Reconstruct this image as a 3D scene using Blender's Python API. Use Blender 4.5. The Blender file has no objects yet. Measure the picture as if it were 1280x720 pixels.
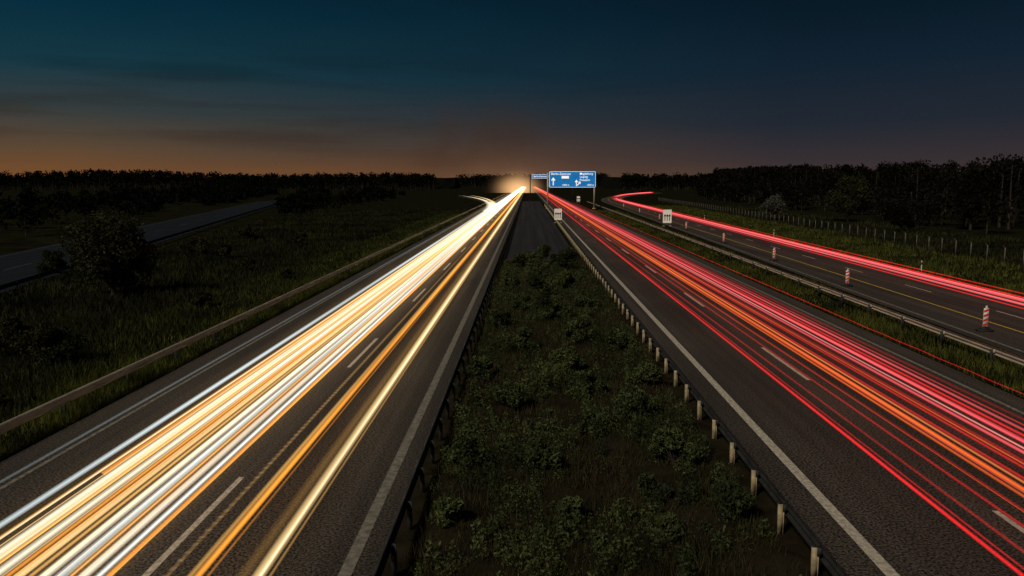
import bpy, math, random
import numpy as np
random.seed(7); rng=np.random.default_rng(7)
S=bpy.context.scene
S.view_settings.view_transform='Standard'; S.view_settings.look='None'; S.view_settings.exposure=0
def lin(r,g,b):
    f=lambda c:(c/255/12.92 if c/255<=.04045 else ((c/255+.055)/1.055)**2.4)
    return (f(r),f(g),f(b),1)
# ---------------- mesh builder
class MB:
    def __init__(s): s.v=[];s.f=[];s.n=0
    def add(s,v,f,mi=0):
        v=np.asarray(v,float).reshape(-1,3); f=np.asarray(f,int)
        s.v.append(v); s.f.append((f+s.n,mi)); s.n+=len(v)
    def box(s,c,d,mi=0,rz=0):
        x,y,z=[k/2 for k in d]
        v=np.array([[-x,-y,-z],[x,-y,-z],[x,y,-z],[-x,y,-z],[-x,-y,z],[x,-y,z],[x,y,z],[-x,y,z]])
        if rz:
            co,si=math.cos(rz),math.sin(rz)
            v=np.stack([v[:,0]*co-v[:,1]*si,v[:,0]*si+v[:,1]*co,v[:,2]],1)
        s.add(v+np.array(c),[[0,3,2,1],[4,5,6,7],[0,1,5,4],[1,2,6,5],[2,3,7,6],[3,0,4,7]],mi)
    def cone(s,p0,p1,r0,r1,n=6,mi=0,cap=False):
        p0=np.array(p0,float);p1=np.array(p1,float);d=p1-p0;d/=np.linalg.norm(d)+1e-9
        a=np.array([1,0,0]) if abs(d[0])<.8 else np.array([0,1,0])
        u=np.cross(d,a);u/=np.linalg.norm(u);w=np.cross(d,u)
        t=np.arange(n)*2*math.pi/n
        ring=np.outer(np.cos(t),u)+np.outer(np.sin(t),w)
        v=np.vstack([p0+ring*r0,p1+ring*r1])
        s.add(v,[[i,(i+1)%n,(i+1)%n+n,i+n] for i in range(n)],mi)
        if cap: s.add(p1+ring*r1,[list(range(n))],mi)
    def build(s,name,mats,smooth=False):
        me=bpy.data.meshes.new(name)
        V=np.vstack(s.v); me.vertices.add(len(V)); me.vertices.foreach_set('co',V.ravel())
        loops=np.concatenate([f.ravel() for f,_ in s.f])
        cnt=np.concatenate([np.full(len(f),f.shape[1]) for f,_ in s.f])
        mi=np.concatenate([np.full(len(f),m) for f,m in s.f])
        me.loops.add(len(loops)); me.loops.foreach_set('vertex_index',loops.astype(np.int32))
        me.polygons.add(len(cnt))
        st=np.concatenate([[0],np.cumsum(cnt)[:-1]])
        me.polygons.foreach_set('loop_start',st.astype(np.int32))
        try: me.polygons.foreach_set('loop_total',cnt.astype(np.int32))
        except Exception: pass
        me.polygons.foreach_set('material_index',mi.astype(np.int32))
        if smooth: me.polygons.foreach_set('use_smooth',np.ones(len(cnt),bool))
        me.update(calc_edges=True); me.validate()
        for m in mats: me.materials.append(m)
        o=bpy.data.objects.new(name,me); S.collection.objects.link(o); return o
# ---------------- materials
def mat(name,c1,c2=None,scale=3,rough=.85,bump=0,bscale=40,metal=0,emis=0,spec=.3,stretch=None,island=False,detail=6,trans=0):
    m=bpy.data.materials.new(name);m.use_nodes=True;nt=m.node_tree;N=nt.nodes;L=nt.links
    b=N['Principled BSDF'];b.inputs['Roughness'].default_value=rough;b.inputs['Metallic'].default_value=metal
    b.inputs['Specular IOR Level'].default_value=spec
    tc=N.new('ShaderNodeTexCoord');mp=N.new('ShaderNodeMapping');L.new(tc.outputs['Object'],mp.inputs[0])
    if stretch: mp.inputs['Scale'].default_value=stretch
    if c2 is None: c2=tuple(k*.7 for k in c1)
    n=N.new('ShaderNodeTexNoise');n.inputs['Scale'].default_value=scale;n.inputs['Detail'].default_value=detail
    L.new(mp.outputs[0],n.inputs['Vector'])
    r=N.new('ShaderNodeValToRGB');r.color_ramp.elements[0].position=.35;r.color_ramp.elements[1].position=.65
    r.color_ramp.elements[0].color=(*c2[:3],1);r.color_ramp.elements[1].color=(*c1[:3],1)
    L.new(n.outputs['Fac'],r.inputs[0]);col=r.outputs[0]
    if island:
        g=N.new('ShaderNodeNewGeometry');mr=N.new('ShaderNodeMapRange')
        mr.inputs[3].default_value=.4;mr.inputs[4].default_value=1.6
        L.new(g.outputs['Random Per Island'],mr.inputs[0])
        mx=N.new('ShaderNodeVectorMath');mx.operation='SCALE';L.new(col,mx.inputs[0]);L.new(mr.outputs[0],mx.inputs['Scale']);col=mx.outputs[0]
    L.new(col,b.inputs['Base Color'])
    if bump:
        n2=N.new('ShaderNodeTexNoise');n2.inputs['Scale'].default_value=bscale;n2.inputs['Detail'].default_value=4
        L.new(tc.outputs['Object'],n2.inputs['Vector'])
        bp=N.new('ShaderNodeBump');bp.inputs['Strength'].default_value=bump;bp.inputs['Distance'].default_value=.02
        L.new(n2.outputs['Fac'],bp.inputs['Height']);L.new(bp.outputs[0],b.inputs['Normal'])
    if emis: L.new(col,b.inputs['Emission Color']);b.inputs['Emission Strength'].default_value=emis
    if trans:
        tr=N.new('ShaderNodeBsdfTranslucent');L.new(col,tr.inputs[0]);ms=N.new('ShaderNodeMixShader');ms.inputs[0].default_value=trans
        L.new(b.outputs[0],ms.inputs[1]);L.new(tr.outputs[0],ms.inputs[2]);L.new(ms.outputs[0],N['Material Output'].inputs[0])
    return m
def asphalt_mat(name,base):
    m=bpy.data.materials.new(name);m.use_nodes=True;nt=m.node_tree;N=nt.nodes;L=nt.links
    b=N['Principled BSDF'];b.inputs['Specular IOR Level'].default_value=.3
    tc=N.new('ShaderNodeTexCoord')
    def noise(sc,stretch,d=5):
        mp=N.new('ShaderNodeMapping');mp.inputs['Scale'].default_value=stretch;L.new(tc.outputs['Object'],mp.inputs[0])
        n=N.new('ShaderNodeTexNoise');n.inputs['Scale'].default_value=sc;n.inputs['Detail'].default_value=d;L.new(mp.outputs[0],n.inputs['Vector']);return n.outputs['Fac']
    def mr(i,a,b_,c,d):
        k=N.new('ShaderNodeMapRange');k.inputs[1].default_value=a;k.inputs[2].default_value=b_;k.inputs[3].default_value=c;k.inputs[4].default_value=d;L.new(i,k.inputs[0]);return k.outputs[0]
    def mul(a,b_):
        k=N.new('ShaderNodeMath');k.operation='MULTIPLY';L.new(a,k.inputs[0]);L.new(b_,k.inputs[1]);return k.outputs[0]
    grain=mr(noise(17,(1,1,1),5),.38,.62,.1,2.2)
    tracks=mr(noise(1.1,(1,.012,1),3),.3,.7,.6,1.4)
    patch=mr(noise(.35,(1,.35,1)),.3,.7,.75,1.25)
    v=mul(mul(grain,tracks),patch)
    s=N.new('ShaderNodeVectorMath');s.operation='SCALE';s.inputs[0].default_value=base;L.new(v,s.inputs['Scale'])
    L.new(s.outputs[0],b.inputs['Base Color'])
    L.new(mr(tracks,.7,1.3,.85,.65),b.inputs['Roughness'])
    bp=N.new('ShaderNodeBump');bp.inputs['Strength'].default_value=.6;bp.inputs['Distance'].default_value=.012
    L.new(noise(40,(1,1,1),2),bp.inputs['Height']);L.new(bp.outputs[0],b.inputs['Normal'])
    return m
M_asph=asphalt_mat('asphalt',(.050,.041,.033))
M_asph2=asphalt_mat('asphalt_crossover',(.024,.022,.023))
M_asph3=asphalt_mat('asphalt_side',(.006,.0075,.011))
M_paint=mat('road_paint',(.7,.62,.5),(.36,.32,.26),scale=9,rough=.6,bump=.3)
M_paintdim=mat('road_paint_worn',(.3,.27,.22),(.14,.13,.11),scale=6,rough=.7)
M_painto=mat('road_paint_old',(.10,.10,.10),(.05,.05,.05),scale=6,rough=.7)
M_yellow=mat('road_paint_yellow',(.75,.5,.06),(.5,.32,.04),scale=6,rough=.6)
M_ground=mat('ground',(.020,.020,.009),(.008,.008,.005),scale=.25,rough=1,bump=.6,bscale=6,spec=0)
M_soil=mat('median_soil',(.030,.024,.014),(.013,.012,.007),scale=1.5,rough=1,bump=1,bscale=10,spec=0)
M_steel=mat('galvanised_steel',(.55,.47,.36),(.36,.31,.25),scale=2.5,rough=.55,metal=.1,stretch=(1,.3,4))
M_steeld=mat('dark_steel',(.035,.035,.035),(.018,.018,.018),scale=2.5,rough=.7)  # darker than the galvanised steel: shade of unlit rail backs put into the colour
M_post=mat('post_steel',(.5,.40,.24),(.22,.18,.11),scale=5,rough=.6)
M_grass=mat('grass',(.13,.14,.028),(.036,.044,.012),scale=.4,rough=.9,island=True,spec=.1,trans=.35)
M_mgrass=mat('median_grass',(.056,.062,.02),(.032,.030,.014),scale=.7,rough=.9,island=True,spec=.1,trans=.3)
M_dry=mat('dry_grass',(.075,.058,.032),(.04,.03,.016),scale=.7,rough=.9,island=True,spec=.1,trans=.3)
M_fgrass=mat('field_grass',(.036,.038,.014),(.008,.009,.005),scale=.12,rough=.9,island=True,spec=.1,trans=.2)
M_leaf=mat('weed_leaves',(.095,.115,.040),(.028,.038,.016),scale=.45,rough=.8,island=True,spec=.12,trans=.25)
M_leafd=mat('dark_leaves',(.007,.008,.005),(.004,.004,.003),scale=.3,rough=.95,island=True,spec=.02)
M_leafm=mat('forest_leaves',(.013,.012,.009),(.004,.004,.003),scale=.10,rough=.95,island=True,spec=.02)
M_bush=mat('bush_leaves',(.045,.047,.019),(.018,.021,.009),scale=.6,rough=.9,island=True,spec=.1,trans=.2)
M_blos=mat('blossom',(.09,.09,.07),(.04,.042,.03),scale=2,rough=.9,island=True)
M_bark=mat('bark',(.05,.04,.028),(.025,.02,.015),scale=6,rough=1,bump=.6)
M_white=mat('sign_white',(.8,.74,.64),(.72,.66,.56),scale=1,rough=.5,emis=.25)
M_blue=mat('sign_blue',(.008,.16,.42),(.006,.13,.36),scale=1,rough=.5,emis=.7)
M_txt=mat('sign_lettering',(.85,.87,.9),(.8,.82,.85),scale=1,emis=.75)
M_black=mat('sign_black',(.02,.02,.02),(.015,.015,.015),scale=1)
M_red=mat('beacon_red',(.6,.04,.02),(.5,.03,.02),scale=2,rough=.5,emis=.12)  # slight emission stands in for retroreflected light; the beacon is no lamp
M_bwhite=mat('beacon_white',(.75,.70,.62),(.6,.56,.5),scale=2,rough=.5,emis=.1)  # faint glow in place of retroreflection, shared with the delineators
M_rub=mat('rubber',(.03,.03,.03),(.02,.02,.02),scale=5)
# ---------------- world
W=bpy.data.worlds.new('World');S.world=W;W.use_nodes=True;nt=W.node_tree;N=nt.nodes;L=nt.links
bg=N['Background']
tc=N.new('ShaderNodeTexCoord');sp=N.new('ShaderNodeSeparateXYZ');L.new(tc.outputs['Generated'],sp.inputs[0])
def MR(i,a,b,c=0,d=1,sm=False):
    k=N.new('ShaderNodeMapRange');k.inputs[1].default_value=a;k.inputs[2].default_value=b;k.inputs[3].default_value=c;k.inputs[4].default_value=d;L.new(i,k.inputs[0])
    if sm:k.interpolation_type='SMOOTHSTEP'
    return k.outputs[0]
def ramp(i,els):
    r=N.new('ShaderNodeValToRGB');cr=r.color_ramp
    cr.elements[0].position=els[0][0];cr.elements[0].color=lin(*els[0][1]);cr.elements[1].position=els[-1][0];cr.elements[1].color=lin(*els[-1][1])
    for p,c in els[1:-1]:
        e=cr.elements.new(p);e.color=lin(*c)
    L.new(i,r.inputs[0]);return r.outputs[0]
def MATH(op,a,b):
    k=N.new('ShaderNodeMath');k.operation=op
    for i,x in enumerate((a,b)):
        if isinstance(x,(int,float)): k.inputs[i].default_value=x
        else: L.new(x,k.inputs[i])
    return k.outputs[0]
def cl(scale,st,d=5):
    mp=N.new('ShaderNodeMapping');mp.inputs['Scale'].default_value=st;mp.inputs['Rotation'].default_value=(0,math.radians(4),0);L.new(tc.outputs['Generated'],mp.inputs[0])
    n=N.new('ShaderNodeTexNoise');n.inputs['Scale'].default_value=scale;n.inputs['Detail'].default_value=d;L.new(mp.outputs[0],n.inputs['Vector']);return n.outputs['Fac']
c1=cl(2.4,(1,1,6),4)
zz=MATH('ADD',MR(sp.outputs[2],0,.25),MR(c1,.3,.7,-.025,.025))
A=ramp(zz,[(0,(126,82,44)),(.09,(106,74,47)),(.19,(82,68,54)),(.33,(52,60,61)),(.52,(22,56,68)),(.78,(7,44,60)),(1,(4,30,46))])
B=ramp(zz,[(0,(72,58,50)),(.1,(56,48,50)),(.28,(34,40,50)),(.55,(18,34,48)),(.8,(10,27,40)),(1,(7,21,33))])
mx=N.new('ShaderNodeMixRGB');L.new(MR(sp.outputs[0],-.5,.3),mx.inputs[0]);L.new(A,mx.inputs[1]);L.new(B,mx.inputs[2])
c2=cl(3.6,(1.0,1,11),7)
band=MATH('MULTIPLY',MR(sp.outputs[2],.19,.11,0,1,True),MR(sp.outputs[2],.02,.06,.4,1))
cm=MATH('MULTIPLY',MATH('MULTIPLY',MR(c2,.47,.66),MR(sp.outputs[0],.25,-.3)),band)
dk=N.new('ShaderNodeMixRGB');dk.blend_type='MULTIPLY';L.new(MATH('MULTIPLY',cm,.65),dk.inputs[0]);L.new(mx.outputs[0],dk.inputs[1]);dk.inputs[2].default_value=(.66,.54,.5,1)
gx=MR(MATH('ABSOLUTE',MATH('ADD',sp.outputs[0],.07),0),0,.14,1,0,True)
gz=MR(MATH('ABSOLUTE',MATH('ADD',sp.outputs[2],-.05),0),0,.07,1,0,True)
puff=MR(cl(11,(1,1,.8),5),.38,.62)
sm=MATH('MULTIPLY',MATH('MULTIPLY',gx,gz),puff)
smx=N.new('ShaderNodeMixRGB');L.new(MATH('MULTIPLY',sm,.75),smx.inputs[0]);L.new(dk.outputs[0],smx.inputs[1]);smx.inputs[2].default_value=lin(60,42,34)
gz2=MR(sp.outputs[2],.0,.06,1,0,True);gx2=MR(MATH('ABSOLUTE',MATH('ADD',sp.outputs[0],.03),0),0,.12,1,0,True)
ad=N.new('ShaderNodeMixRGB');ad.blend_type='ADD';L.new(MATH('MULTIPLY',gx2,gz2),ad.inputs[0]);L.new(smx.outputs[0],ad.inputs[1]);ad.inputs[2].default_value=(.05,.025,.012,1)
L.new(ad.outputs[0],bg.inputs[0]);bg.inputs[1].default_value=1.0
sl=bpy.data.lights.new('fill_sun','SUN');sl.energy=1.65;sl.angle=math.radians(8);sl.color=(1,.9,.72)  # added fill lamp to brighten road and plants; no moon in view
so=bpy.data.objects.new('fill_sun',sl);S.collection.objects.link(so);so.rotation_euler=(math.radians(50),0,math.radians(-35))
# ---------------- camera
cd=bpy.data.cameras.new('camera');cd.sensor_width=36;cd.lens=36*970/1280;cd.clip_end=12000;cd.clip_start=.1
co=bpy.data.objects.new('camera',cd);S.collection.objects.link(co);co.location=(0,0,7.5)
co.rotation_euler=(math.radians(90-7.69),0,math.radians(1.18));S.camera=co
# ---------------- ground + roads
def geo(y0,y1,n): return y0*(y1/y0)**(np.arange(n)/(n-1))
Ys=np.concatenate([np.linspace(-30,120,60),geo(125,4500,50)])
def strip(mb,fl,fr,z,Y,mi=0,nx=1):
    rows=[];
    for y in Y:
        l,r=fl(y),fr(y)
        rows+= [[l+(r-l)*i/nx,y,z] for i in range(nx+1)]
    f=[]
    for j in range(len(Y)-1):
        for i in range(nx):
            a=j*(nx+1)+i;f.append([a,a+1,a+nx+2,a+nx+1])
    mb.add(rows,f,mi)
K=lambda v:(lambda y:v)
mb=MB()
gx_=np.unique(np.concatenate([np.linspace(-4000,-150,25),np.linspace(-150,150,60),np.linspace(150,4000,25)]))
gy_=np.unique(np.concatenate([np.linspace(-200,200,40),geo(205,6000,50)]))
def gh(x,y):
    a=np.clip((-x-110)/120,0,1)+np.clip((x-70-.05*y)/80,0,1); a=a*np.clip(1-(y-1500)/800,0,1)
    return -.04+a*(1.2*np.sin(x*.013+y*.009)+.8*np.sin(y*.021-x*.017)+1.0)
X2,Y2=np.meshgrid(gx_,gy_);Z2=gh(X2,Y2)
nx=len(gx_);v=np.stack([X2,Y2,Z2],-1).reshape(-1,3)
jj,ii=np.meshgrid(np.arange(len(gy_)-1),np.arange(nx-1),indexing='ij');a=(jj*nx+ii).ravel()
mb.add(v,np.stack([a,a+1,a+nx+1,a+nx],1));mb.build('ground',[M_ground],True)
def rampx(y): return .03*y + 6e-4*max(0,y-300)**2 if y<650 else .03*y+6e-4*350**2+.42*(y-650)
mb=MB();strip(mb,K(-14.3),K(-2.85),0,Ys);mb.build('road',[M_asph])
mb=MB();strip(mb,K(6.15),K(17.35),0,Ys);mb.build('road',[M_asph])
mb=MB();Yr=np.concatenate([np.linspace(-30,120,60),np.linspace(125,800,60)])
strip(mb,lambda y:20.6+rampx(y),lambda y:30.8+rampx(y),0,Yr);mb.build('slip_road',[M_asph])
def lroad(y): return -(30+.235*y)
mb=MB();strip(mb,lambda y:lroad(y)-6.5,lambda y:lroad(y)+6,0,Yr);mb.build('side_road',[M_asph3])
mb=MB();strip(mb,K(-2.4),K(5.0),-.01,np.linspace(73,330,40));mb.build('median_crossover_pavement',[M_asph2])
mb=MB();mxs=np.linspace(-2.83,6.13,30);mys=np.linspace(-5,74,160)
XX,YY=np.meshgrid(mxs,mys);edge=np.clip((XX+2.83)/.8,0,1)*np.clip((6.13-XX)/.8,0,1)
ZZ=-.02+edge*(.1+.07*np.sin(XX*2.1+YY*.7)+.05*np.sin(YY*2.3-XX*1.3)+rng.normal(0,.02,XX.shape))
v=np.stack([XX,YY,ZZ],-1).reshape(-1,3);jj,ii=np.meshgrid(np.arange(159),np.arange(29),indexing='ij');a=(jj*30+ii).ravel()
mb.add(v,np.stack([a,a+1,a+31,a+30],1));mb.build('median_ground',[M_soil],True)
# markings
zl=.005
def line(mb,x,w,y0,y1,mi=0,f=None,n=2):
    Y=np.linspace(y0,y1,n); g=(lambda y:0) if f is None else f
    strip(mb,lambda y:x-w/2+g(y),lambda y:x+w/2+g(y),zl,Y,mi)
mb=MB()
line(mb,-3.52,.26,-20,1500,1);line(mb,7.05,.27,-20,1500,0);line(mb,-13.05,.13,-20,1500,1);line(mb,16.3,.16,-20,1500,1)
for k in range(-2,45):
    line(mb,-7.35,.15,31+18*k,37+18*k,0);line(mb,10.8,.15,29.3+18*k,35.3+18*k,0)
for k in range(-2,20): line(mb,lroad(0),.15,30+18*k,36+18*k,3,f=lambda y:lroad(y)-lroad(0))
line(mb,5.2,.15,-10,400,3,f=lambda y:lroad(y),n=40)
line(mb,-5.8,.15,-10,400,3,f=lambda y:lroad(y),n=40)
line(mb,21.2,.15,-20,600,1,f=rampx,n=80);line(mb,29.6,.2,-20,600,0,f=rampx,n=80)
line(mb,23.9,.15,-20,600,2,f=rampx,n=80)
for k in range(-2,20): line(mb,26.4,.12,30+12*k,34+12*k,0,f=lambda y:rampx(y))
y=6
while y<75:
    line(mb,-6.95,.13,y,y+.12,1);y+=.34
mb.build('road_markings',[M_paint,M_paintdim,M_yellow,M_painto])
# ---------------- guardrails
def guardrail(x,side,y0,y1,mats,f=None,step=2.0,ypost=260,zt=.75):
    g=(lambda y:0) if f is None else f
    mb=MB();Y=np.unique(np.concatenate([np.arange(y0,min(y1,200),4.0),geo(200,y1,40)])) if y1>200 else np.arange(y0,y1+.1,4.)
    prof=[(0,.0),(.03,-.02),(.08,-.06),(.08,-.10),(.02,-.14),(.02,-.17),(.08,-.21),(.08,-.25),(.03,-.29),(0,-.31)]
    def sweep(pr,sd,mi):
        P=[(sd*a,zt+b) for a,b in pr];Q=[(sd*(a-.012),zt+b) for a,b in reversed(pr)];R=P+Q;n=len(R)
        v=[[x+g(yy)+a,yy,b] for yy in Y for a,b in R]
        fc=[[j*n+i,j*n+(i+1)%n,(j+1)*n+(i+1)%n,(j+1)*n+i] for j in range(len(Y)-1) for i in range(n)]
        mb.add(v,fc,mi)
    sweep([(a+.10,b) for a,b in prof],side,0)
    yy=y0+1
    while yy<min(y1,ypost):
        xx=x+g(yy)
        mb.box((xx,yy,.33),(.10,.012,.68),1);mb.box((xx-.05,yy+.025,.33),(.012,.06,.68),1);mb.box((xx+.05,yy-.025,.33),(.012,.06,.68),1)
        mb.box((xx+side*.075,yy,zt-.155),(.08,.12,.16),0)
        yy+=step
    return mb.build('guardrail',mats)
guardrail(5.45,1,-5,900,[M_steeld,M_post])
guardrail(-2.55,-1,-5,900,[M_steeld,M_steeld])
guardrail(-14.95,1,-5,900,[M_steel,M_steeld],step=4,zt=.78)
guardrail(18.9,1,-5,300,[M_steel,M_steeld],f=lambda y:.012*y,step=4)
guardrail(lroad(0)+6.8,-1,20,400,[M_steeld,M_steeld],f=lambda y:lroad(y)-lroad(0),step=4)
# ---------------- vegetation helpers
def rdir(n):
    v=rng.normal(size=(n,3));return v/np.linalg.norm(v,axis=1)[:,None]
def leaves(mb,c,s,mi=0,flat=.0):
    n=len(c);s=np.broadcast_to(s,(n,))[:,None];u=rdir(n);w=rdir(n);w=np.cross(u,w);w/=np.linalg.norm(w,axis=1)[:,None]+1e-9
    v=np.stack([c-u*s,c+w*s*.45,c+u*s,c-w*s*.45],1).reshape(-1,3)
    mb.add(v,np.arange(n*4).reshape(n,4),mi)
def blades(mb,x,y,z,h,w,mi=0):
    n=len(x);a=rng.uniform(0,2*math.pi,n);l=rng.uniform(.1,.6,n)*h;b=rng.uniform(0,2*math.pi,n)
    dx,dy=np.cos(a)*w,np.sin(a)*w
    v=np.stack([np.stack([x-dx,y-dy,z],1),np.stack([x+dx,y+dy,z],1),np.stack([x+np.cos(b)*l,y+np.sin(b)*l,z+h],1)],1).reshape(-1,3)
    mb.add(v,np.arange(n*3).reshape(n,3),mi)
def patch(x,y): return .5+.2*np.sin(x*1.1+y*.45)+.17*np.sin(y*.9-x*.6+2)+.13*np.sin(y*2.3+x*2.9)
mb=MB();n=90000
y=10+64*rng.random(n)**1.3;x=rng.uniform(-2.4,5.2,n);k=rng.random(n)<.25+.75*patch(x,y);x,y=x[k],y[k]
blades(mb,x,y,np.full(len(x),.03),rng.uniform(.06,.36,len(x))*(.5+patch(x,y)),.006+.0004*y);mb.build('median_grass',[M_mgrass])
mb=MB();n=60000
y=10+64*rng.random(n)**1.3;x=rng.uniform(-2.4,5.2,n);k=rng.random(n)<1.1-.8*patch(x,y);x,y=x[k],y[k]
blades(mb,x,y,np.full(len(x),.03),rng.uniform(.08,.42,len(x)),.005+.0003*y);mb.build('dry_grass',[M_dry])
mb=MB();cs=[];ss=[]
for i in range(1900):
    y=10+64*random.random()**1.2;x=random.uniform(-2.2,5.1)
    p=patch(x,y)
    if random.random()>p*1.25-.1: continue
    r=random.uniform(.10,.36)*(.6+.7*p);h=random.uniform(.2,1.0)*(.4+p);m=int(60+170*r)
    d=rdir(m);d[:,2]=np.abs(d[:,2]);rr=rng.random(m)**.4
    c=d*rr[:,None]*[r,r,h]+[x,y,.06];cs.append(c);ss.append(np.full(m,random.uniform(.02,.055)*(1+y*.008)))
leaves(mb,np.vstack(cs),np.concatenate(ss));mb.build('median_weeds',[M_leaf])
def shrub(name,x,y,w,h,nl,ls,m,z0=0,blobs=14,trunk=True,cb=.0):
    mb=MB();pts=[];sz=[]
    for b in range(blobs):
        a=random.uniform(0,2*math.pi);q=random.random()**.5
        zc=random.uniform(.2+cb,.84);wid=math.sin(math.pi*min(max((zc-cb)/(1-cb),.12),.9)**.8)
        bx=math.cos(a)*q*w*.36*wid;by=math.sin(a)*q*w*.36*wid
        br=random.uniform(.14,.24)*min(w,h*1.2);k=int(nl/blobs);d=rdir(k);rr=random.uniform(.8,1.1)*rng.random(k)**.35
        c=d*rr[:,None]*[br,br,br*.85]+[x+bx,y+by,z0+zc*h];c[:,2]=np.maximum(c[:,2],z0+.03+cb*h*.6);pts.append(c);sz.append(rng.uniform(.6,1.3,k)*ls)
        if trunk: mb.cone((x,y,z0+h*(.1+cb*.5)),(x+bx,y+by,z0+zc*h),h*.014,h*.004,5,1)
    if trunk: mb.cone((x,y,z0-.05),(x,y,z0+h*(.3+cb)),h*.03,h*.014,7,1)
    leaves(mb,np.vstack(pts),np.concatenate(sz));return mb.build(name,[m,M_bark])
for (x,y,w,h) in [(1.3,42,3.0,1.6),(.6,50,3.0,1.6),(2.3,36,2.2,1.3),(1.0,60,3.4,1.8),(3.2,66,2.8,2.1),(-.8,68,2.4,1.4),(1.5,30,1.9,1.1),(-.5,25,1.5,1.0),(3.4,24,1.6,1.1),(.3,19.5,1.3,.9),(4.0,34,1.7,1.2),(2.8,54,2.6,1.5),(3.9,20,1.5,1.1),(4.5,16.5,1.1,1.0),(-1.6,19.5,1.3,1.0),(-1.6,40,1.7,1.1),(1.2,71,4,2.0),(3.6,46,2,1.3),(2.2,27,1.5,1.0),(-1.5,56,2,1.2),(.9,16.3,1.0,.7),(-1.7,16,1.0,.8),(-.1,34,1.6,1.1),(4.4,28,1.3,1.1),(2.0,22.5,1.3,.8),(3.0,17.6,1.0,.7),(-1.8,29,1.3,1.0),(2.9,15.6,.9,.6),(-.3,45,1.6,1.1)]:
    shrub('shrub',x,y,w,h,int(800+900*w),.05+.0007*y,M_leaf,blobs=11)
shrub('bush',-27.8,51,6.4,5.6,20000,.13,M_bush,blobs=46)
shrub('bush',-20.0,31.5,3.4,1.8,7000,.08,M_bush,blobs=18)
shrub('bush',-22.6,33.5,2.6,1.7,5000,.08,M_bush,blobs=14)
shrub('bush',-18.2,24.5,2.2,1.2,4000,.06,M_bush,blobs=10)
for (x,y,w,h) in [(-34,80,4,2.2),(-31,78,2.5,1.6),(-38,105,5,2),(-28,95,3,1.5),(-24,66,1.8,1.1),(-40,64,3,2),(-20,47,1.6,.9),(-19,60,2,1)]:
    shrub('bush',x,y,w,h,2500,.12,M_bush,blobs=12)
shrub('blossom_tree',49.5,158,6,6,2600,.2,M_blos,blobs=20,cb=.05)
shrub('tree',62,152,9.5,9.5,6000,.24,M_bush,blobs=30,cb=.1)
shrub('tree',72,128,8,8,4000,.26,M_leafm,blobs=22,cb=.15)
shrub('bush',58,122,5,4,2500,.22,M_leafm,blobs=18,cb=.05)
def treemass(name,pos,nl,m,ls):
    mb=MB();C=[];Z=[]
    for (x,y,h,w) in pos:
        z0=float(gh(x,y));nb=random.randint(5,8)
        mb.cone((x,y,z0-.3),(x+random.uniform(-.3,.3),y,z0+h*.85),h*.018,h*.005,5,1)
        for b in range(nb):
            t=random.uniform(.3,.92);r=w*(.5-.28*t)*random.uniform(.7,1.3);a=random.uniform(0,6.28);q=w*.28*(1.1-t)
            k=nl//nb;d=rdir(k)*(rng.random(k)**.4)[:,None]*[r,r,r*.9]
            C.append(d+[x+math.cos(a)*q,y+math.sin(a)*q,z0+t*h]);Z.append(rng.uniform(.6,1.3,k)*ls(y))
    leaves(mb,np.vstack(C),np.concatenate(Z));return mb.build(name,[m,M_bark])
pos=[]
for i in range(560):
    y=random.uniform(55,620);off=random.random()**1.3*70;x=62+.06*y+off+ (0 if y<330 else 6e-4*(y-330)**2)
    h=random.uniform(9,10.4)+.013*y+ (off*.02)
    if off<8:h*=random.uniform(.35,.75)
    pos.append((x,y,h,random.uniform(5.5,8.5)))
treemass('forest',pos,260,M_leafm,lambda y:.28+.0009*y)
pos=[]
for i in range(1800):
    a=math.radians(random.uniform(-48,48));
    D=random.uniform(820,1050) if a<-.09 else (random.uniform(1600,1750) if a<.1 else random.uniform(750,1100))
    y=D*math.cos(a)*1.0;x=D*math.sin(a)
    if abs(a)<.12: y=random.uniform(1560,1750);x=math.tan(a)*y
    h=(11.5/970*D+7.5)*random.uniform(.9,1.03)*(1+.06*math.sin(a*23))
    pos.append((x,y,h,random.uniform(9,15)*D/900))
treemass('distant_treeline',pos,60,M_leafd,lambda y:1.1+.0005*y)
mb=MB()
aa=np.radians(np.linspace(-60,60,240));v=[]
for a in aa:
    D=1100 if abs(a)>.1 else 1800
    for dd,hh in ((-60,0),(0,.78),(200,.78)):
        DD=D+dd;hgt=(11.5/970*D+7.5)*hh*(1+.06*math.sin(a*23));v.append([DD*math.sin(a),DD*math.cos(a),hgt-.5])
f=[]
for j in range(239):
    for i in range(2): f.append([j*3+i,(j+1)*3+i,(j+1)*3+i+1,j*3+i+1])
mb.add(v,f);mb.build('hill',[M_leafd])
pos=[(random.uniform(-120,-28)-(y*.1),y,random.uniform(2.0,5.0),random.uniform(4,8)) for y in [random.uniform(230,520) for _ in range(140)]]
pos=[p for p in pos if abs(p[0]-lroad(p[1]))>11]
pos+=[(lroad(y)+random.uniform(10,22),y,random.uniform(2.0,3.6),random.uniform(4,7)) for y in [random.uniform(190,420) for _ in range(45)]]
pos+=[(lroad(y)-random.uniform(14,60),y,random.uniform(2,6),random.uniform(4,8)) for y in [random.uniform(80,500) for _ in range(160)]]
treemass('scrub',pos,120,M_leafd,lambda y:.3+.0012*y)
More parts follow.
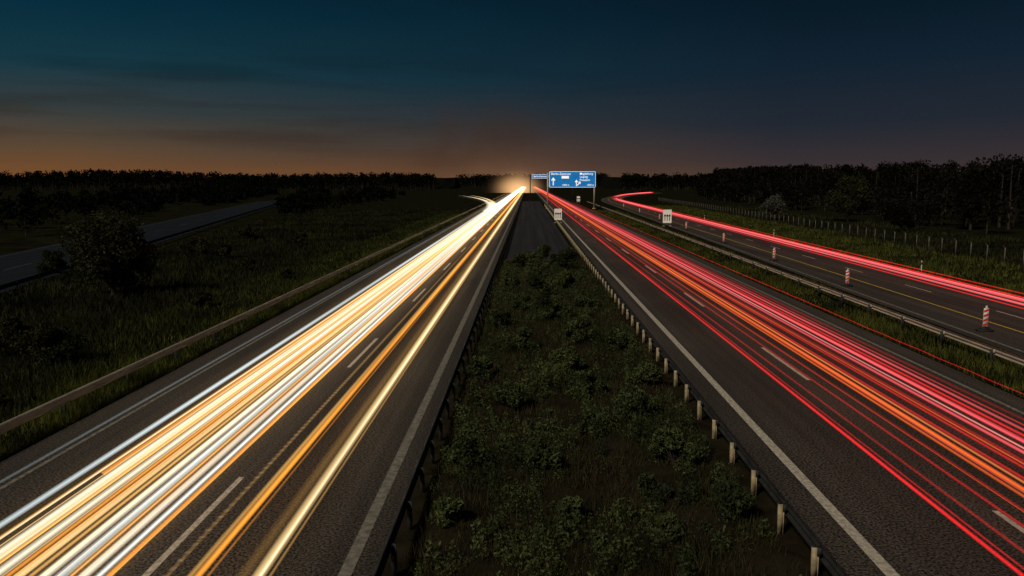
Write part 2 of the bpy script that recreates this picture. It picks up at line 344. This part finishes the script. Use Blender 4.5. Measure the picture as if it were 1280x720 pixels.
def verge(name,n,fx,y0,y1,hmin,hmax,wid,pw=1.6,m=None):
    mb=MB();y=y0+(y1-y0)*rng.random(n)**pw;x=fx(y,rng.random(n));x=np.asarray(x)
    pp=patch(x*.6,y*.5);h=rng.uniform(hmin,hmax,n)*(.45+pp)
    k=rng.random(n)<.2+1.1*pp*pp+.1
    if name=='field_grass': k&=np.abs(x-(-(30+.235*y)))>6.6
    blades(mb,x[k],y[k],np.full(k.sum(),-.03),h[k],(wid*(1+y/40))[k]);return mb.build(name,[m or M_grass])
verge('verge_grass',100000,lambda y,r:-14.4-(r**1.7)*7,8,190,.12,.45,.010)
verge('verge_grass',45000,lambda y,r:17.45+r*(2.9+.02*y),15,220,.12,.42,.012)
verge('verge_grass',60000,lambda y,r:31+.03*y+(r**1.5)*12,25,260,.15,.5,.018)
verge('field_grass',100000,lambda y,r:-17-r*(10+.14*y)*1.15,18,220,.2,.6,.02,m=M_fgrass)
verge('field_grass',30000,lambda y,r:42+.03*y+r*20,40,260,.2,.6,.03,m=M_fgrass)
# ---------------- fence
mb=MB();fx=lambda y:41.5+.04*y+(6e-4*max(0,y-330)**2)
ys=np.arange(40,330,3.0)
for y in ys:
    x=fx(y);mb.box((x,y,.75),(.08,.08,1.6),0);mb.cone((x,y,1.52),(x-.22,y,1.72),.025,.02,4,0)
for z in (.2,.5,.8,1.1,1.4):
    for a,b in zip(ys[:-1],ys[1:]): mb.cone((fx(a),a,z),(fx(b),b,z),.006,.006,3,1)
M_fp=mat('fence_post',(.18,.17,.14),(.10,.09,.08),scale=3)
mb.build('wire_fence',[M_fp,M_steeld])
# ---------------- warning beacons
def beacon(x,y):
    mb=MB()
    mb.box((x,y,.05),(.75,.32,.1),2);mb.box((x,y,.13),(.4,.2,.07),2);mb.box((x,y,.2),(.07,.05,.14),2)
    W_,z0,z1=.25,.24,1.2
    mb.box((x,y,(z0+z1)/2),(W_,.03,z1-z0),1)
    n=4;hh=(z1-z0)/n
    for i in range(n):
        za=z0+i*hh
        for sy in (-1,1):
            yy=y+sy*.018;sl=.10
            a=max(z0,za);P=[(x-W_/2,yy,a),(x+W_/2,yy,min(z1,a+sl)),(x+W_/2,yy,min(z1,a+hh*.5+sl)),(x-W_/2,yy,min(z1,a+hh*.5))]
            mb.add(P,[[0,1,2,3]] if sy<0 else [[3,2,1,0]],0)
    mb.cone((x,y,z1),(x,y,z1+.12),.05,.05,8,1,True)
    return mb.build('warning_beacon',[M_red,M_bwhite,M_rub])
for y in (39.5,56.8,75.5,98,126,158,195,240): beacon(23.35+.033*max(0,y-60),y)
def delineator(x,y):
    mb=MB();mb.add([(x-.06,y-.05,0),(x+.06,y-.05,0),(x,y+.07,0),(x-.05,y-.04,.95),(x+.05,y-.04,.95),(x,y+.06,1.05)],[[0,1,4,3],[1,2,5,4],[2,0,3,5]],0);mb.add([(x-.05,y-.04,.95),(x+.05,y-.04,.95),(x,y+.06,1.05)],[[0,1,2]],0)
    mb.box((x,y-.055,.78),(.1,.012,.2),1);return mb.build('delineator_post',[M_bwhite,M_black])
for y in (66,110,160): delineator(31.3+.03*y,y)
# ---------------- signs
def poly(pts,x,y,z,s,m,par,name,thick=.02):
    mb=MB();n=len(pts)
    v=[(x+a*s,y,z+b*s) for a,b in pts]+[(x+a*s,y+thick,z+b*s) for a,b in pts]
    mb.add(v[:n],[list(range(n))]);mb.add(v,[[i,i+n,(i+1)%n+n,(i+1)%n] for i in range(n)])
    o=mb.build(name,[m]);o.parent=par;return o
def text(t,x,y,z,s,m,par,al='LEFT'):
    c=bpy.data.curves.new('lettering','FONT');c.body=t;c.size=s;c.align_x=al;c.extrude=.01;c.offset=.008*s
    o=bpy.data.objects.new('lettering',c);S.collection.objects.link(o);o.location=(x,y,z);o.rotation_euler=(math.pi/2,0,0);c.materials.append(m);o.parent=par;return o
def emp(name):
    o=bpy.data.objects.new(name,None);S.collection.objects.link(o);return o
def rrect(w,h,r,n=4):
    p=[]
    for cx,cy,a0 in ((w/2-r,h/2-r,0),(-w/2+r,h/2-r,90),(-w/2+r,-h/2+r,180),(w/2-r,-h/2+r,270)):
        for i in range(n+1):
            a=math.radians(a0+90*i/n);p.append((cx+r*math.cos(a),cy+r*math.sin(a)))
    return p[::-1]
def gantry(y,x0,x1,z0,z1,px0,px1,full):
    e=emp('highway_gantry_sign');mb=MB()
    for px in (px0,px1):
        mb.box((px,y+.5,(z1-.4)/2),(.42,.42,z1-.4));mb.box((px,y+.5,.15),(1,1,.3))
    for zz in (z0+.5,z1-.6):
        mb.box(((px0+px1)/2,y+.5,zz),(px1-px0+.42,.2,.22))
    k=int((px1-px0)/2)
    for i in range(k):
        a=px0+(px1-px0)*i/k;b=px0+(px1-px0)*(i+1)/k;za,zb=(z0+.5,z1-.6) if i%2 else (z1-.6,z0+.5)
        mb.cone((a,y+.5,za),(b,y+.5,zb),.06,.06,5)
    o=mb.build('gantry_frame',[M_steel if full else M_steeld]);o.parent=e
    w,h=x1-x0,z1-z0;cx,cz=(x0+x1)/2,(z0+z1)/2
    poly(rrect(w,h,.3),cx,y+.02,cz,1,M_txt,e,'border_panel',.08)
    poly(rrect(w-.2,h-.2,.22),cx,y-.01,cz,1,M_blue,e,'blue_panel',.02)
    if full:
        U=w/58
        text('Berlin-Zentrum',x0+2.2*U,y-.03,z1-4.3*U,3.9*U,M_txt,e)
        poly([(-1,-.35),(-1,.35),(1,.35),(1,-.35)],x0+20*U,y-.03,z0+12.6*U,4.6*U,M_txt,e,'white_plate')
        for i,t in enumerate(('Magdeburg','Leipzig','Potsdam')): text(t,x0+38*U,y-.03,z1-(4.0+3.9*i)*U,3.7*U,M_txt,e)
        up=[(-.12,-1),(-.12,.35),(-.45,.1),(-.45,.42),(0,1),(.45,.42),(.45,.1),(.12,.35),(.12,-1)]
        poly(up,x0+5*U,y-.03,z0+7.5*U,5*U,M_txt,e,'arrow')
        poly(up,x0+34*U,y-.03,z0+5.5*U,4*U,M_txt,e,'arrow')
        poly([(0,-.8),(0,-.5),(.7,.15),(.35,.15),(.35,.4),(1.05,.4),(1.05,-.35),(.83,-.35),(.83,-.02),(.15,-.8)],x0+35*U,y-.031,z0+5.5*U,4*U,M_txt,e,'arrow_branch')
        text('1000 m',x0+16*U,y-.03,z0+2*U,3*U,M_txt,e);text('1000 m',x0+47*U,y-.03,z0+2*U,3*U,M_txt,e)
    else:
        text('Berlin-Zentrum',cx,y-.03,cz-.3,.9,M_txt,e,'CENTER')
gantry(228,6.15,19.6,6.3,10.9,5.7,19.3,True)
gantry(335,1.6,8.7,9.5,11.3,.9,19.3,False)
def board(x,y,w=1.5,h=2.3,z0=.55):
    e=emp('traffic_sign');mb=MB()
    for s in (-1,1):
        mb.box((x+s*w*.36,y+.06,(z0+h)/2),(.06,.06,z0+h));mb.box((x+s*w*.36,y+.05,.06),(.35,.8,.12))
    o=mb.build('sign_posts',[M_steel]);o.parent=e
    poly(rrect(w,h,.1),x,y,z0+h/2,1,M_black,e,'panel_back',.03)
    poly(rrect(w-.08,h-.08,.08),x,y-.012,z0+h/2,1,M_white,e,'panel',.01)
    up=[(-.1,-1),(-.1,.4),(-.35,.2),(-.35,.45),(0,1),(.35,.45),(.35,.2),(.1,.4),(.1,-1)]
    for dx in (-.4,0,.4): poly(up,x+dx,y-.02,z0+h*.42,.6,M_black,e,'arrow')
board(5.7,148,1.5,2.2);board(24.4,137,1.6,2.4)
board(19.3,300,1.3,2)
# ---------------- vehicle light streams
class RB:
    def __init__(s): s.v=[];s.f=[];s.c=[];s.n=0
    def ribbon(s,xf,h,w,tilt,col,I,y0=2.5,y1=1450,n=46,grow=150,vary=.15):
        Y=geo(y0,y1,n);U=np.array([-1,-.5,0,.5,1]);Wt=np.array([0,.55,1,.55,0]);ph=random.uniform(0,6)
        X=np.array([xf(y) for y in Y]);g=w/2*(1+Y/grow)
        var=1+vary*np.sin(np.log(Y)*random.uniform(3,7)+ph)
        v=np.zeros((n,5,3));v[:,:,0]=X[:,None]+g[:,None]*U*math.cos(tilt);v[:,:,1]=Y[:,None];v[:,:,2]=np.maximum(h+g[:,None]*U*math.sin(tilt),.03)
        c=np.zeros((n,5,4));c[:,:,:3]=np.array(col)*I*var[:,None,None]*Wt[None,:,None];c[:,:,3]=1
        jj,ii=np.meshgrid(np.arange(n-1),np.arange(4),indexing='ij');a=(jj*5+ii).ravel()
        s.v.append(v.reshape(-1,3));s.c.append(c.reshape(-1,4));s.f.append(np.stack([a,a+1,a+6,a+5],1)+s.n);s.n+=n*5
    def build(s,name):
        V=np.vstack(s.v);F=np.vstack(s.f);me=bpy.data.meshes.new(name);me.from_pydata(V.tolist(),[],F.tolist())
        at=me.color_attributes.new('glow','FLOAT_COLOR','POINT');at.data.foreach_set('color',np.vstack(s.c).ravel())
        me.materials.append(M_trail);o=bpy.data.objects.new(name,me);S.collection.objects.link(o);return o
M_trail=bpy.data.materials.new('lamp_light_stream');M_trail.use_nodes=True;nt=M_trail.node_tree;N=nt.nodes;L=nt.links
N.remove(N['Principled BSDF']);at=N.new('ShaderNodeAttribute');at.attribute_name='glow';em=N.new('ShaderNodeEmission');tp=N.new('ShaderNodeBsdfTransparent');ads=N.new('ShaderNodeAddShader')
L.new(at.outputs['Color'],em.inputs[0]);em.inputs[1].default_value=1.0;L.new(em.outputs[0],ads.inputs[0]);L.new(tp.outputs[0],ads.inputs[1]);L.new(ads.outputs[0],N['Material Output'].inputs[0])
cream=(1,.66,.28);orange=(1,.34,.03);white=(.95,.84,.64);teal=(.72,.84,.86);gold=(1,.52,.13)
rb=RB()
def Lt(s,w,col,I,h=.65,y0=2.5,**k): rb.ribbon(lambda y:-s*(7.5-h),h,w,-.5,col,I*1.15,y0=y0,grow=58,**k)
Lt(.69,.19,cream,.95);Lt(.685,.06,white,.6);Lt(.66,.05,gold,.3);Lt(.73,.22,gold,.10)
Lt(.845,.11,orange,1.2);Lt(.865,.10,gold,.5);Lt(.82,.05,orange,.3)
Lt(.925,.08,gold,.14)
Lt(1.075,.10,orange,1.0);Lt(1.10,.11,teal,.75);Lt(1.14,.15,white,.9);Lt(1.17,.07,orange,.6);Lt(1.2,.14,teal,.85);Lt(1.24,.15,white,1.0)
Lt(1.275,.07,gold,.7);Lt(1.305,.13,cream,.9);Lt(1.335,.08,orange,.9);Lt(1.37,.16,white,1.05);Lt(1.405,.08,gold,.7);Lt(1.44,.15,white,.95)
Lt(1.475,.12,orange,.85,y0=17.5);Lt(1.50,.07,gold,.7);Lt(1.555,.13,teal,.85)
for i in range(22): Lt(random.uniform(1.06,1.54),random.uniform(.02,.06),random.choice([cream,orange,white,gold,gold]),random.uniform(.3,1.0),h=random.uniform(.55,.9))
for s_ in (1.15,1.32,1.46): Lt(s_,1.1,gold,.045)  # wide dim ribbons added as painted glow between the streaks
Lt(1.78,.08,teal,.10,h=.5)
rb.ribbon(lambda y:-9.8-4.2e-4*max(0,y-180)**2,.6,2.4,-.12,white,1.5,y0=190,y1=440,n=30,grow=600)
rb.ribbon(lambda y:-9.0-3.4e-4*max(0,y-180)**2,.6,1.6,-.12,cream,1.3,y0=190,y1=440,n=30,grow=600)
rb.build('headlight_streams')
rb=RB();red=(1,.015,.02);pink=(1,.10,.12);rorg=(1,.14,.015)
def Rt(s,w,col,I,h=.85,y0=2.5,**k): rb.ribbon(lambda y:s*(7.5-h),h,w,.65,col,I,y0=y0,grow=170,**k)
Rt(1.275,.085,red,1.0);Rt(1.30,.05,red,.4);Rt(1.36,.07,red,.28);Rt(1.46,.07,red,.35);Rt(1.53,.08,red,.25)
Rt(1.60,.08,rorg,.7);Rt(1.635,.12,rorg,1.15);Rt(1.675,.07,(1,.25,.05),.9);Rt(1.70,.05,red,.7);Rt(1.76,.06,red,.5);Rt(1.80,.1,red,.25)
Rt(1.86,.10,pink,.9);Rt(1.89,.06,(1,.3,.25),1.0);Rt(1.94,.12,pink,1.2);Rt(1.985,.08,red,.8);Rt(2.03,.09,pink,.8);Rt(2.07,.07,red,.35);Rt(2.12,.1,red,.15)
for i in range(8): Rt(random.uniform(1.5,2.1),random.uniform(.02,.05),random.choice([red,pink,rorg]),random.uniform(.3,.8),h=random.uniform(.7,1.1))
Rt(1.85,1.2,red,.025)  # broad faint ribbon, a painted red glow around the tail-light streaks
rb.ribbon(lambda y:17.45+.03*math.sin(y*1.7)*(y<80),.14,.035,1.2,red,.6,y0=10,y1=300,n=120,grow=150)  # low emissive strip imitating a red reflection along the verge edge
for (x,h,w,c,I) in [(27.4,.75,.18,pink,1.15),(28.1,.75,.09,red,1.0),(26.3,.8,.12,pink,1.1),(25.3,.85,.07,red,.8),(28.9,.8,.06,red,.7),(26.9,.95,.05,(1,.3,.3),.9)]:
    rb.ribbon(lambda y:x+rampx(y),h,w,1.25,c,I,y0=10,y1=580,n=70,grow=160)
rb.build('taillight_streams')
# self-emitting sphere imitating headlight glow in hazy air; it scatters nothing
def glow_volume(name,loc,rad,strength,col,pw=3):
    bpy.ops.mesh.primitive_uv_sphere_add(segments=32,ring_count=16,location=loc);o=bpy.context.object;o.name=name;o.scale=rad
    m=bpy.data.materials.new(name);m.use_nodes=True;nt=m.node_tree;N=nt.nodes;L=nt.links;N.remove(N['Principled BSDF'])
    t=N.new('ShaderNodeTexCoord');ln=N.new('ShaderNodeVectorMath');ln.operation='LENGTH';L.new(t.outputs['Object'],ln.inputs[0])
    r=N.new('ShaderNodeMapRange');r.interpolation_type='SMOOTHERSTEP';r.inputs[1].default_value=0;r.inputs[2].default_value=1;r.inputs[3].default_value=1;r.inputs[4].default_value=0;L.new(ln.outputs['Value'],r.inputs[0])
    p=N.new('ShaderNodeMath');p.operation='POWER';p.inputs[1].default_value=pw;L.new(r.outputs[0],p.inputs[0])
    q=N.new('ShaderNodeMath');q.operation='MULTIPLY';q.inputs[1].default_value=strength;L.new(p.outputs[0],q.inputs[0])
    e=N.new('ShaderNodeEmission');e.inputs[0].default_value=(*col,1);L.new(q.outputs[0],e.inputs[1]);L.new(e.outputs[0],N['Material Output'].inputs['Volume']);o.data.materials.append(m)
glow_volume('emissive_haze',(-8,620,3),(50,40,34),.05,(1,.55,.24),7)
